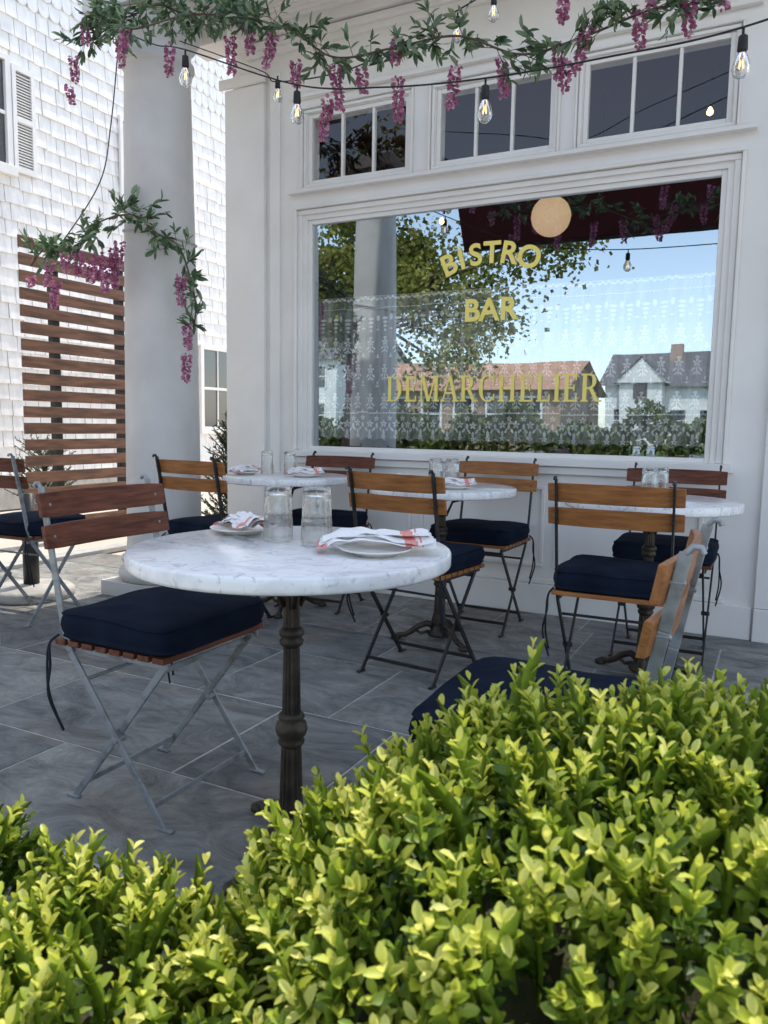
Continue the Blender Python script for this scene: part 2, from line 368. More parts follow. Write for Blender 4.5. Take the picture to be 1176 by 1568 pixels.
b.box(-3.1,3.4,T1,9,-.005,.02,'roomdark'); b.box(-3.1,3.4,T1,9,3.2,3.3,'roomred')
b.box(-3.0,3.3,8.8,8.98,1.6,3.1,'roomred')
b.box(-2.6,0.6,6.6,7.2,.02,1.15,'roomdark')
b.obj('interior_room',bld)
b=MB(); b.box(-3.05,3.5,WY+.02,10,3.62,7.0,'shingle'); b.box(-3.12,3.7,WY-.15,10.2,7.0,7.15,w); b.obj('unseen_upper_storey',bld)  # out of view; height set so its shadow covers the patio
b=MB()
b.box(-3.56,3.5,3.42,3.78,3.42,3.75,w); b.box(-3.54,-3.2,3.78,WY-.002,3.425,3.75,w)
b.box(-3.18,-3.12,3.79,WY-.1,3.40,3.46,w)
for i in range(10):
    y0=3.785+i*.047
    if y0<WY: b.box(-3.12,3.4,y0,min(y0+.042,WY-.002),3.50,3.52,'ceil')
b.box(-3.2,3.45,3.78,WY+.02,3.53,3.6,'gap')
b.box(-3.60,3.6,3.36,WY+.02,3.76,3.80,w)
b.obj('porch_roof',bld,bevel=.003)
b=MB()
def awn(y0,z0,y1,z1,x0,x1):
    n=30
    for i in range(n):
        xa=x0+(x1-x0)*i/n; xb=x0+(x1-x0)*(i+1)/n
        b.add([(xa,y0,z0),(xb,y0,z0),(xb,y1,z1),(xa,y1,z1)],[(0,1,2,3)],'awn')
    b.tube([(x0,y0,z0),(x1,y0,z0)],.015,'iron'); b.tube([(x0,y1,z1),(x1,y1,z1)],.015,'iron')
    for x in (x0,x1): b.tube([(x,y1,z1),(x,3.42,3.6)],.012,'iron')
awn(1.70,2.67,1.94,3.12,-2.72,2.2)
b.obj('maroon_awning')

def column(name,x,y,rot=0):
    b=MB()
    b.box(-.27,.27,-.27,.27,0,.09,'colw')
    pr=[(.262,.092),(.275,.11),(.28,.135),(.272,.16),(.25,.172),(.245,.185),(.25,.20),(.262,.215),(.258,.235),(.24,.245),(.232,.26),(.226,.30)]
    for i in range(13):
        t=i/12; pr.append((.223-.036*t**1.5,.34+t*2.72))
    pr+= [(.198,3.07),(.210,3.085),(.210,3.11),(.19,3.125),(.19,3.18),(.20,3.19),(.225,3.22),(.25,3.27),(.258,3.30),(.258,3.315)]
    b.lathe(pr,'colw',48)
    b.box(-.285,.285,-.285,.285,3.317,3.419,'colw')
    T=Matrix.Translation((0,0,2.13))@Euler((.0,.18,0)).to_matrix().to_4x4()
    b.lathe([(.214,0),(.2165,.002),(.2165,.010),(.214,.012)],'grey',40,T=T)
    o=b.obj(name,loc=(x,y,0),bevel=.004); return o
column('porch_column',-3.36,3.60)
column('porch_column',-3.46,2.05)

# window lettering -----------------------------------------------------
sign=empty('window_lettering')
def char(ch,x,z,size,ang=0,off=.0046):
    c=bpy.data.curves.new('letter','FONT'); c.body=ch; c.size=size; c.extrude=.0006; c.offset=off*size/.18; c.align_x='CENTER'
    o=bpy.data.objects.new('letter_'+ch,c); COL.objects.link(o); o.data.materials.append(M['gold'])
    o.matrix_world=Matrix.Translation((x,WY+.026,z))@Matrix.Rotation(-ang,4,'Y')@Matrix.Rotation(R_(90),4,'X')
    o.parent=sign
cx,rad,zc=-1.535,.60,1.385
for ch,a in zip('BISTRO',(22.5,15.2,7.6,-1,-10,-20.5)):
    a=R_(a); char(ch,cx-rad*math.sin(a),zc+rad*math.cos(a),.168,a)
for ch,x in zip('BAR',(-1.635,-1.53,-1.415)): char(ch,x,1.665,.175)
b=MB(); depth=[0]
def poly(pts):
    depth[0]+=1; y=WY+.028-.0004*(depth[0]%6)
    b.add([(p[0],y,p[1]) for p in pts],[tuple(range(len(pts)))],'gold')
X0=[0];Hc=.152;SX=.148
def P(x,z): return (X0[0]+x*SX,1.201+z*Hc)
def rect(x0,x1,z0,z1): poly([P(x0,z0),P(x1,z0),P(x1,z1),P(x0,z1)])
SR=.065
def stem(x,w,serif=.07,top=True,bot=True):
    rect(x,x+w,.03,.97)
    if top: rect(x-serif,x+w+serif,1-SR,1)
    if bot: rect(x-serif,x+w+serif,0,SR)
def diag(xa,za,xb,zb,w): poly([P(xa,za),P(xa+w,za),P(xb+w,zb),P(xb,zb)] if za<zb else [P(xb,zb),P(xb+w,zb),P(xa+w,za),P(xa,za)])
def bowl(cx,cz,rx,rz,a0,a1,tn,tk,n=20):
    for i in range(n):
        q=[]
        for a in (a0+(a1-a0)*i/n,a0+(a1-a0)*(i+1)/n):
            t=tn+(tk-tn)*abs(math.cos(a))**1.5
            q.append(((cx+rx*math.cos(a),cz+rz*math.sin(a)),(cx+(rx-t)*math.cos(a),cz+(rz-tn-(0))*math.sin(a))))
        y=WY+.028-.0024
        b.add([(P(*p)[0],y,P(*p)[1]) for p in (q[0][0],q[0][1],q[1][1],q[1][0])],[(0,3,2,1)],'gold')
TK=.17;TN=.075;pi=math.pi
def gD(): stem(.08,TK); rect(.2,.4,1-SR,1);rect(.2,.4,0,SR); bowl(.38,.5,.42,.5,-pi/2,pi/2,TN,TK+.02); return .86
def gE():
    stem(.08,TK); rect(.2,.6,.93,1);rect(.2,.62,0,.07);rect(.2,.5,.47,.535); rect(.53,.6,.77,.97);rect(.55,.62,.03,.23);rect(.45,.51,.39,.62); return .68
def gM(): 
    rect(.08,.15,.03,.97);rect(.01,.23,0,SR);rect(.0,.2,1-SR,1); diag(.08,1,.39,0,.17); diag(.45,0,.78,1,.08); rect(.78,.78+TK,.03,.97);rect(.71,1.02,0,SR);rect(.82,1.02,1-SR,1); return 1.04
def gA(): diag(.05,.02,.38,1,.075); diag(.33,1,.63,.02,.17); rect(.2,.6,.30,.37); rect(0,.2,0,SR);rect(.56,.88,0,SR); return .84
def gR(): stem(.08,TK); rect(.2,.38,1-SR,1);rect(.2,.38,.45,.515); bowl(.37,.735,.28,.27,-pi/2,pi/2,TN,TK); diag(.34,.48,.60,.02,.17);rect(.64,.88,0,SR); return .80
def gC(): bowl(.46,.5,.43,.52,R_(48),R_(312),TN,TK+.02,26); rect(.70,.77,.65,.98); rect(.71,.775,.04,.29); return .84
def gH(): stem(.08,TK); stem(.60,TK); rect(.2,.63,.47,.535); return .90
def gL(): stem(.08,TK); rect(.2,.6,0,.07);rect(.55,.62,.03,.27); return .66
def gI(): stem(.08,TK); return .34
G={'D':gD,'E':gE,'M':gM,'A':gA,'R':gR,'C':gC,'H':gH,'L':gL,'I':gI}
wd={'D':.86,'E':.68,'M':1.04,'A':.84,'R':.80,'C':.84,'H':.90,'L':.66,'I':.34}
word='DEMARCHELIER'; tot=sum(wd[c] for c in word)+.09*11; SX=1.295/tot
X0[0]=-2.18
for c in word: G[c](); X0[0]+=(wd[c]+.09)*SX
o=b.obj('serif_name',sign)

# lace curtain ------------------------------------------------------------
cur=empty('lace_curtain')
b=MB(); n=240
def cy(x): return WY+.075+.008*math.sin(x*38)+.004*math.sin(x*91+1)
vs=[];fs=[]
for i in range(n+1):
    x=-2.70+i*(2.34/n); zb=.955+.018*abs(math.sin(x*37.0))
    vs+=[(x,cy(x),zb),(x,cy(x),1.845)]
for i in range(n): fs.append((2*i,2*i+2,2*i+3,2*i+1))
b.add(vs,fs,'lace',True); b.obj('net',cur)
b=MB(); rl=random.Random(3)
jx=[0,0]
def blob(x,z,rx,rz,a=0,n=7):
    x+=jx[0]; z+=jx[1]
    pts=[]
    for i in range(n):
        t=2*pi*i/n; u=rx*math.cos(t); v=rz*math.sin(t)
        xx=x+u*math.cos(a)-v*math.sin(a); pts.append((xx,cy(xx)-.003,z+u*math.sin(a)+v*math.cos(a)))
    b.add(pts,[tuple(range(n))],'lacethread')
def flower(x,z,s):
    for k in range(5):
        a=k*2*pi/5+.3; blob(x+.62*s*math.cos(a),z+.62*s*math.sin(a),.5*s,.3*s,a)
nx=27
for i in range(nx):
    x=-2.66+i*.0865
    jx[:]=[rl.uniform(-.009,.009),rl.uniform(-.005,.005)]
    flower(x,1.065,.022); blob(x,1.01,.009,.022); flower(x,.985,.015); blob(x-.024,1.03,.007,.016,.6); blob(x+.024,1.03,.007,.016,-.6)
    flower(x+.043,1.10,.016); blob(x+.043,1.055,.008,.018)
    for q in range(5): blob(x+.0173*q,1.132,.010,.005)
    for z0 in (1.22,1.40,1.57):
        flower(x,z0,.021); blob(x,z0+.028,.012,.008)
        for q in (-1,1): blob(x+q*.018,z0-.034,.015,.006,q*-.8); blob(x+q*.012,z0-.055,.012,.005,q*-.8)
        blob(x,z0-.04,.004,.028)
        blob(x+.043,z0-.08,.005,.012); blob(x+.043,z0+.08,.012,.005)
    for q in range(4): blob(x,1.715-q*.024,.021-.004*q,.009)
    blob(x+.043,1.72,.012,.02)
    for q in range(5): blob(x+.0173*q,1.834+.008*(q%2),.010,.008)
    for q in range(5): blob(x+.0173*q,1.78,.008,.003)
b.obj('floral_motifs',cur)
b=MB(); b.tube([(-2.72,WY+.075,1.85),(-.34,WY+.075,1.85)],.004,'grey'); b.obj('rod',cur)
gr=.135
b=MB(); b.lathe([(0.001,-gr)]+[(gr*math.sin(t*pi/16),-gr*math.cos(t*pi/16)) for t in range(1,16)]+[(.001,gr)],'globe',28); b.tube([(0,0,gr),(0,0,.67)],.006,'iron'); b.obj('globe_pendant_lamp',loc=(-1.50,5.4,2.50))
b=MB()
for x,y,z in ((-1.15,5.3,2.66),(-2.4,5.6,2.6),(-.5,5.2,2.95),(-1.4,5.6,2.9)):
    b.lathe([(.001,-.02),(.018,-.008),(.02,.006),(.008,.03)],'fil',12,c=(x,y,z)); b.tube([(x,y,z+.03),(x,y,3.2)],.004,'rubber')
b.obj('indoor_string_bulbs')

# ---------------------------------------------------------------- neighbour house
HX=-8.0
nb=empty('white_shingle_house')
b=MB(); b.box(-15,HX,-1.0,16,-.01,10,'shingle'); b.obj('body',nb)
wins=[(5.35,6.12,3.9,5.02),(8.15,8.9,3.9,5.02),(9.42,10.12,.98,2.16)]
b=MB(); z=.35; row=0
while z<9.2:
    h=.185; y=1.0-random.random()*.2; sc_=z>5.55
    while y<14.5:
        wdt=.15 if sc_ else random.uniform(.11,.27); y1=y+wdt-.009
        inw=any(a-.08<(y+y1)/2<c+.08 and e-.1<z+.09<f+.05 for a,c,e,f in wins)
        if not inw:
            xo=random.uniform(-.005,.005); zb=z+random.uniform(-.010,.010); zt=z+h+.02
            if sc_:
                off=(row%2)*.075; ya=y+off; yb=ya+wdt-.004; pts=[]
                for t in range(7): 
                    a=pi+pi*t/6; pts.append((HX+.026,(ya+yb)/2+(yb-ya)/2*math.cos(a),zb+.07+.07*math.sin(a)))
                pts=pts+[(HX+.006,yb,zt),(HX+.006,ya,zt)]
                back=[(HX+.003,p[1],p[2]) for p in pts]; m=len(pts)
                b.add(pts+back,[tuple(range(m))]+[(i,i+m,(i+1)%m+m,(i+1)%m) for i in range(m)],'shingle')
            else:
                b.add([(HX+.026+xo,y,zb),(HX+.026+xo,y1,zb),(HX+.008,y1,zt),(HX+.008,y,zt),(HX+.002,y,zb),(HX+.002,y1,zb)],[(0,1,2,3),(0,4,5,1),(0,3,4),(1,5,2)],'shingle')
        y+=wdt
    z+=h; row+=1
b.obj('shingles',nb)
b=MB()
for a,c,e,f in wins:
    b.box(HX+.01,HX+.02,a,c,e,f,'darkglass')
    t=.07
    b.box(HX+.005,HX+.06,a-t,a,e-t,f+t,'white');b.box(HX+.005,HX+.06,c,c+t,e-t,f+t,'white');b.box(HX+.005,HX+.062,a,c,f,f+t,'white');b.box(HX+.005,HX+.09,a-t-.03,c+t+.03,e-t-.04,e-.001,'white')
    b.box(HX+.02,HX+.045,a,c,(e+f)/2-.02,(e+f)/2+.02,'white'); b.box(HX+.02,HX+.04,(a+c)/2-.012,(a+c)/2+.012,e,f,'white')
b.obj('windows',nb,bevel=.004)
b=MB()
def shutter(y0,y1,z0,z1):
    b.box(HX+.03,HX+.065,y0,y0+.05,z0,z1,'white');b.box(HX+.03,HX+.065,y1-.05,y1,z0,z1,'white')
    for zz in (z0,z1-.06,(z0+z1)/2-.03): b.box(HX+.03,HX+.065,y0+.05,y1-.05,zz,zz+.06,'white')
    q=z0+.07
    while q<z1-.07:
        b.bar((HX+.048,y0+.05,q),(HX+.048,y1-.05,q),.034,.006,'white',up=(.7,0,.7)); q+=.032
    b.box(HX+.028,HX+.032,y0+.05,y1-.05,z0+.05,z1-.05,'gap')
shutter(6.20,6.50,3.86,5.02); shutter(7.80,8.08,3.86,5.02); shutter(8.98,9.26,3.86,5.02); shutter(10.2,10.42,.95,2.2)
b.obj('louvre_shutters',nb)
b=MB(); b.box(HX,HX+.05,-1,16,0,.33,'stonebase'); b.box(HX,HX+.09,-1,-.9,.33,9.5,'white'); b.box(-15.4,HX+.25,-1.4,16.4,10,10.2,'white'); b.obj('foundation_and_trim',nb)

b=MB(); z=.12
while z<2.5:
    b.box(-5.515,-5.49,4.30,6.35,z,z+.092,'slatwood'); z+=.1355
for y in (4.62,5.35,6.28): b.box(-5.58,-5.517,y,y+.07,0,2.54,'iron')
b.obj('slat_fence',bevel=.003)

# ---------------------------------------------------------------- chairs
def xz(z):
    P_=[(-.17,.46),(-.200,.62),(-.245,.87)]
    for (xa,za),(xb,zb) in zip(P_,P_[1:]):
        if z<=zb: return xa+(xb-xa)*(z-za)/(zb-za)
    return -.245
def chair_mesh(name,metal,wood,seed=0):
    b=MB(); rr=random.Random(seed)
    for s in (-1,1):
        y=s*.198
        pl=[(-.247,y,.875),(-.222,y,.75),(-.198,y,.62),(-.175,y,.50),(-.15,y,.43),(.175,y,.0)]
        for p,q in zip(pl,pl[1:]): b.bar(p,q,.020,.008,metal)
        b.tube([(-.247,y,.872),(-.257,y,.885),(-.268,y,.884),(-.272,y,.874)],.006,metal,6)
        y2=s*.178
        b.bar((.175,y2,.44),(-.175,y2,.0),.020,.008,metal)
        b.bar((-.18,y2+s*.010,.438),(.19,y2+s*.010,.438),.018,.006,metal,up=(0,1,0))
        b.tube([(.012,s*.17,.213),(.012,s*.206,.213)],.010,metal,8)
        b.box(.155,.205,y-.008,y+.008,0,.008,metal); b.box(-.20,-.155,y2-.008,y2+.008,0,.008,metal)
    b.bar((.135,-.194,.055),(.135,.194,.055),.007,.016,metal,up=(0,0,1))
    b.bar((-.132,-.174,.055),(-.132,.174,.055),.007,.016,metal,up=(0,0,1))
    b.bar((.150,-.176,.415),(.150,.176,.415),.007,.016,metal,up=(0,0,1))
    b.tube([(-.10,-.19,.36),(-.10,.19,.36)],.006,metal,6)
    for i in range(8):
        x=-.175+i*.05; b.box(x-.019,x+.019,-.212,.212,.448,.464,wood)
    for zc,wh in ((.828,.070),(.742,.066)):
        n=10; vs=[];fs=[]
        for i in range(n+1):
            y=-.232+.464*i/n; bow=-.028*(1-(y/.232)**2)+.012
            for (dx,dz) in ((-.007,-.5),(.007,-.5),(.007,.5),(-.007,.5)):
                z=zc+dz*wh*(1-.10*(abs(y)/.232)**6); vs.append((xz(z)+.014+bow*.8+dx,y,z))
        for i in range(n):
            for j in range(4): fs.append((i*4+j,i*4+(j+1)%4,(i+1)*4+(j+1)%4,(i+1)*4+j))
        fs.append((3,2,1,0)); fs.append(tuple(n*4+j for j in range(4)))
        b.add(vs,fs,wood)
        for s in (-1,1): b.tube([(xz(zc)-.012,s*.198,zc),(xz(zc)+.026,s*.198,zc)],.005,metal,6)
    prof=[(.03,.466),(.008,.468),(.0,.474),(.004,.480),(.0,.49),(-.003,.505),(.0,.522),(.004,.530),(.0,.536),(.008,.541),(.03,.544),(.08,.548),(.14,.551)]
    vs=[];fs=[];m=64
    for ins,z in prof:
        hx,hy=.205-ins,.218-ins
        for j in range(m):
            t=2*pi*(j+.5)/m; c,s=math.cos(t),math.sin(t)
            e=9; k=(abs(c)**e+abs(s)**e)**(-1/e)
            x=hx*c*k; y=hy*s*k
            wob=.014*noise.noise(Vector((x*8+seed,y*8,z*10)))
            vs.append((x*(1+wob)+.01,y*(1+wob),z+(.010*noise.noise(Vector((x*6+seed,y*6,3))) if z>.5 else 0)))
    N=len(prof)
    for i in range(N-1):
        for j in range(m): fs.append((i*m+j,i*m+(j+1)%m,(i+1)*m+(j+1)%m,(i+1)*m+j))
    fs.append(tuple(range(m))[::-1]); fs.append(tuple((N-1)*m+j for j in range(m)))
    b.add(vs,fs,'navy',True)
    for s in (-1,1):
        for q in (0,1):
            x0=-.185; y0=s*.205; e=rr.uniform(-.015,.015)
            b.tube([tuple(p) for p in catmull([(x0,y0,.475),(x0-.022,y0+s*.014,.45),(x0-.03+.012*q,y0+s*.018,.39),(x0-.012-.012*q+e,y0+s*(.02+.010*q),.31),(x0+.010+e,y0+s*.012,.24-.03*q)],5)],.0038,'cord',6)
    return b.mesh(name)
me_grey=chair_mesh('bistro_chair_grey','greymetal','redwood',1)
me_greyh=chair_mesh('bistro_chair_grey_honey','greymetal','honey',2)
me_blk=chair_mesh('bistro_chair_black','iron','honey',3)
me_blkr=chair_mesh('bistro_chair_black_red','iron','redwood',4)
def chair(me,x,y,rot):
    o=bpy.data.objects.new('bistro_chair',me); COL.objects.link(o); o.location=(x,y,0.001); o.rotation_euler[2]=R_(rot)
    bv=o.modifiers.new('b','BEVEL'); bv.width=.0025; bv.segments=2; bv.limit_method='ANGLE'; bv.angle_limit=R_(60)
chair(me_grey,-1.53,1.63,0)
chair(me_greyh,-.36,1.42,180)
chair(me_blk,-1.34,2.98,83)
chair(me_blk,-.50,2.95,91)
chair(me_blkr,-.44,3.80,-90)
chair(me_blk,-1.38,3.85,-92)
chair(me_blk,-2.62,3.22,86)
chair(me_blkr,-2.35,3.82,-87)
chair(me_grey,-3.54,2.77,92)

# ---------------------------------------------------------------- tables
def table_mesh(name,r):
    b=MB(); zt=.765
    b.lathe([(r-.006,zt-.036),(r-.001,zt-.033),(r,zt-.028),(r,zt-.006),(r-.002,zt-.002),(r-.006,zt)],'marble',96,smooth=True)
    b.lathe([(.11,zt-.05),(.11,zt-.0365)],'castiron',24)
    for k in range(4):
        a=k*pi/2+.4; c,s=math.cos(a),math.sin(a)
        b.tube([(.02*c,.02*s,.62),(.05*c,.05*s,.69),(.16*c,.16*s,zt-.043)],.007,'castiron',6)
    fl=.13
    b.lathe([(.001,.02),(.055,.024),(.060,.036),(.045,.05),(.036,.062),(.032,.075)],'castiron',24)
    b.lathe([(.031,.075,fl),(.025,.27,fl)],'castiron',28,flute=1,smooth=False)
    b.lathe([(.025,.27),(.031,.276),(.033,.284),(.028,.292),(.036,.30),(.040,.315),(.036,.33),(.028,.336),(.033,.344),(.030,.352),(.022,.358)],'castiron',24)
    b.lathe([(.023,.358,fl),(.020,.52,fl)],'castiron',28,flute=1,smooth=False)
    b.lathe([(.020,.52),(.027,.526),(.030,.536),(.024,.543),(.030,.55),(.031,.56),(.022,.57)],'castiron',24)
    b.lathe([(.020,.57,fl),(.018,.69,fl)],'castiron',28,flute=1,smooth=False)
    b.lathe([(.018,.69),(.03,.70),(.03,.715)],'castiron',20)
    for k in range(3):
        a=k*2*pi/3; c,s=math.cos(a),math.sin(a)
        b.tube([(x*c,x*s,z) for x,z in ((.03,.07),(.06,.085),(.10,.07),(.14,.040),(.17,.024),(.20,.022),(.215,.018))],.016,'castiron',10,r2=.012)
        b.tube([(x*c,x*s,z) for x,z in ((.05,.045),(.09,.032),(.12,.05),(.105,.066))],.008,'castiron',8)
        b.lathe([(.02,0),(.026,.006),(.024,.018),(.01,.024)],'castiron',12,c=(.215*c,.215*s,0))
    return b.mesh(name)
tm1=table_mesh('marble_table_large',.38); tm2=table_mesh('marble_table_small',.355)
TB=[(-1.02,1.52,tm1,R_(27)),(-1.44,3.45,tm2,1.5),(-.46,3.38,tm2,2.7),(-2.45,3.60,tm2,.9)]
for x,y,me,rz in TB:
    o=bpy.data.objects.new('marble_bistro_table',me); COL.objects.link(o); o.location=(x,y,0.001); o.rotation_euler[2]=rz
gb=MB()
h=.136
pr=[(.0355,0),(.0375,.003),(.0375,.02),(.0365,.05),(.0355,.062),(.0345,.066),(.0352,.07),(.0335,h-.012),(.031,h-.002),(.028,h),(.001,h)]
pin=[(.001,h-.020),(.026,h-.018),(.0300,h-.028),(.0330,.066),(.0350,.03),(.0358,.002),(.0355,0)]
gb.lathe(pr+pin,'glass',40)
gme=gb.mesh('tumbler')
def glass(x,y,s=1):
    o=bpy.data.objects.new('drinking_glass',gme); COL.objects.link(o); o.location=(x,y,.7672); o.scale=(s,s,s); o.rotation_euler[2]=random.random()*6
glass(-1.105,1.585); glass(-.985,1.575,1.03)
for x,y in ((-2.60,3.62),(-2.47,3.66),(-1.50,3.50),(-1.42,3.52),(-.44,3.45),(-.47,3.37)): glass(x,y,.97)
pb=MB(); pb.lathe([(.001,.004),(.045,.004),(.046,0),(.05,0),(.052,.004),(.070,.009),(.083,.013),(.084,.0155),(.082,.016),(.070,.012),(.052,.008),(.001,.0075)],'china',48); pme=pb.mesh('plate')
def napkin_mesh(name,L=.235,seed=0):
    b=MB(); nu,nv=60,18
    for layer in range(3):
        for i in range(nu+1):
            u=i/nu; x=(u-.5)*L*(1-.05*layer)
            flare=.026+.026*abs(2*u-1)**1.2+(.010 if u>.5 else 0)
            for j in range(nv+1):
                v=j/nv-.5; y=2*v*flare*(1-.10*layer)+.012*math.sin(u*3+seed)+.007*layer
                z=.004+layer*.007+.010*math.exp(-((u-.42)/.22)**2)
                z+=.010*abs(math.sin(v*6.5+u*2.2+seed+layer*1.1))*(.35+abs(2*u-1))+.006*noise.noise(Vector((u*7,v*4,seed+layer*3)))
                z+=.010*(1-(2*v)**2)*(.6+.4*u)
                if u<.15: z-=(.15-u)*.10
                b.v.append((x+.004*noise.noise(Vector((v*5,seed,layer))),y,max(z,.0012+.0025*layer)))
        o=len(b.v)-(nu+1)*(nv+1)
        for i in range(nu):
            u=i/nu
            for j in range(nv):
                k='linen'
                us=u+.05*(j/nv-.5)
                if .72<us<.83 or .86<us<.875: k='red'
                if layer==0 and us<.06: k='red'
                a=i*(nv+1)+j; b.f.append((o+a,o+a+1,o+a+nv+2,o+a+nv+1)); b.m.append(b.mi(k)); b.sm.append(True)
    return b.mesh(name)
nm1=napkin_mesh('napkin_a',.27,0.5); nm2=napkin_mesh('napkin_b',.20,2.1)
def setting(x,y,rz,nm,dx=0,dy=0,s=1,z=.7672):
    o=bpy.data.objects.new('side_plate',pme); COL.objects.link(o); o.location=(x,y,z); o.scale=(s,s,s)
    o=bpy.data.objects.new('folded_napkin',nm); COL.objects.link(o); o.location=(x+dx,y+dy,z+.012*s); o.rotation_euler[2]=R_(rz); o.scale=(s,s,s)
setting(-.80,1.53,27,nm1,-.01,.02)
setting(-1.26,1.64,-22,nm2,.01,0)
setting(-1.33,3.33,20,nm2); setting(-2.68,3.52,100,nm2); setting(-2.3,3.55,40,nm2); setting(-1.62,3.40,120,nm2)
b=MB(); b.bar((-1.22,1.56,.772),(-1.12,1.50,.772),.006,.003,'greymetal',up=(0,0,1)); b.bar((-.42,3.30,.772),(-.33,3.24,.774),.012,.004,'greymetal',up=(0,0,1)); b.obj('cutlery')

b=MB(); b.lathe([(.23,0),(.24,.01),(.24,.05),(.22,.065),(.06,.075),(.04,.08)],'stonebase',36); b.lathe([(.045,.08),(.045,.40),(.035,.41),(.03,.62)],'iron',20); b.obj('parasol_base',loc=(-3.93,3.08,0))

# ---------------------------------------------------------------- foliage: boxwood
def RD(R,D): return (.891*R-.454*D,.454*R+.891*D)
def boxwood(R,D,rx,ry,rz,zc,nspr,seed,pw=2.4,bright=0):
    cx,cy_=RD(R,D); rg=np.random.default_rng(seed)
    grp=empty('boxwood_shrub',(cx,cy_,0))
    th=R_(27)
    pos=[];dr=[];nr=[];L=[];W=[];ti=[]
    cnt=0
    while cnt<nspr:
        d=rg.normal(size=3); d/=np.linalg.norm(d)
        if d[2]<-.25: continue
        k=(abs(d[0])**pw+abs(d[1])**pw+abs(d[2])**pw)**(-1/pw)
        s=d*k
        fine=noise.noise(Vector((d[0]*8+seed,d[1]*8,d[2]*8)))
        nz=noise.noise(Vector((d[0]*2.6+seed,d[1]*2.6,d[2]*2.6)))*.13+fine*.13
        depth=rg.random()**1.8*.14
        f=1+nz-depth
        lx,ly,lz=s[0]*rx*f,s[1]*ry*f,s[2]*rz*f
        p=np.array([lx*math.cos(th)-ly*math.sin(th),lx*math.sin(th)+ly*math.cos(th),zc+lz])
        nd=np.array([s[0]/rx,s[1]/ry,s[2]/rz]); nd/=np.linalg.norm(nd)
        nd=np.array([nd[0]*math.cos(th)-nd[1]*math.sin(th),nd[0]*math.sin(th)+nd[1]*math.cos(th),nd[2]])
        ax=nd*.75+np.array([0,0,.7])+rg.normal(size=3)*.26; ax/=np.linalg.norm(ax)
        a=np.cross(ax,rg.normal(size=3)); a/=np.linalg.norm(a); c=np.cross(ax,a)
        old=rg.random()<.15
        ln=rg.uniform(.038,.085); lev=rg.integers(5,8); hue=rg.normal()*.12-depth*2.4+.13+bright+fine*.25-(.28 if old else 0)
        pos.append(p-ax*ln*.4);dr.append(ax);nr.append(a);L.append(ln*1.4);W.append(.0022);ti.append(.45)
        for q in range(lev):
            t=(q+.3)/lev; base=p+ax*ln*t; ang0=q*pi/2+rg.normal()*.3
            opn=math.radians(60-36*t)+rg.normal()*.18
            for sgn in (0,pi):
                rd=math.cos(ang0+sgn)*a+math.sin(ang0+sgn)*c
                dd=ax*math.cos(opn)+rd*math.sin(opn)
                nn=ax*math.sin(opn)-rd*math.cos(opn)
                sz=rg.uniform(.015,.0245)*(1.0-.35*max(0,t-.6)/.4)
                pos.append(base);dr.append(dd+rg.normal(size=3)*.10);nr.append(nn+rg.normal(size=3)*.16);L.append(sz);W.append(sz*rg.uniform(.42,.56))
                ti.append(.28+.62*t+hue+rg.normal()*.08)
        cnt+=1
    P_=np.array(pos)
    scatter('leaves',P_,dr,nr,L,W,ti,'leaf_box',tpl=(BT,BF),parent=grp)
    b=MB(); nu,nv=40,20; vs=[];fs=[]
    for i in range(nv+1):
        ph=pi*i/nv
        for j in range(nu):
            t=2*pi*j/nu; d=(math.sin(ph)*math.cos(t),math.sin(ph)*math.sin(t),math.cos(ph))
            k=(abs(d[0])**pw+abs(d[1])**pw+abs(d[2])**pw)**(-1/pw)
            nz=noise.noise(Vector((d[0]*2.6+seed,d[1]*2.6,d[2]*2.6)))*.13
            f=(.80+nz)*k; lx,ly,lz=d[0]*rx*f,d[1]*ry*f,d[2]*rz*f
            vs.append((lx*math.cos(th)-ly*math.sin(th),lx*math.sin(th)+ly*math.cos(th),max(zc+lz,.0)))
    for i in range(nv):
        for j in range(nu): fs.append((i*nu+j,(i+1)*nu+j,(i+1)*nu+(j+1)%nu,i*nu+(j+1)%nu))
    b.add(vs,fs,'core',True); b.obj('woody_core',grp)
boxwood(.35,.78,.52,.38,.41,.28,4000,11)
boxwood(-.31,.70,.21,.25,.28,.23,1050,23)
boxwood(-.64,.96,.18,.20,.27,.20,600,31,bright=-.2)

def evergreen(name,x,y,h,r,n,seed):
    rg=np.random.default_rng(seed); grp=empty(name,(x,y,0)); pos=[];dr=[];nr=[];L=[];W=[];ti=[]
    b=MB()
    for s in range(n):
        z=rg.uniform(.1,1)*h; a=rg.random()*2*pi; rr=r*(1-.45*z/h)
        d=np.array([math.cos(a),math.sin(a),rg.uniform(.5,1.3)]); d/=np.linalg.norm(d)
        ln=rr*rg.uniform(.6,1.2); base=np.array([0,0,z*.85])
        b.tube([base,base+d*ln],.004,'bark',5)
        for q in range(26):
            t=rg.uniform(.2,1); p=base+d*ln*t; dd=d+rg.normal(size=3)*.5
            pos.append(p);dr.append(dd);nr.append(rg.normal(size=3));L.append(rg.uniform(.025,.045));W.append(.008);ti.append(rg.uniform(0,1)*(.4+.6*t))
    b.tube([(0,0,0),(0,0,h*.85)],.012,'bark',6); b.obj('stems',grp)
    scatter('leaves',pos,dr,nr,L,W,ti,'leaf_ever',parent=grp)
evergreen('evergreen_shrub',-3.9,4.95,1.15,.36,170,3)
evergreen('evergreen_shrub',-6.9,5.6,.8,.5,120,4)
evergreen('evergreen_shrub',-6.9,4.4,.8,.5,120,5)

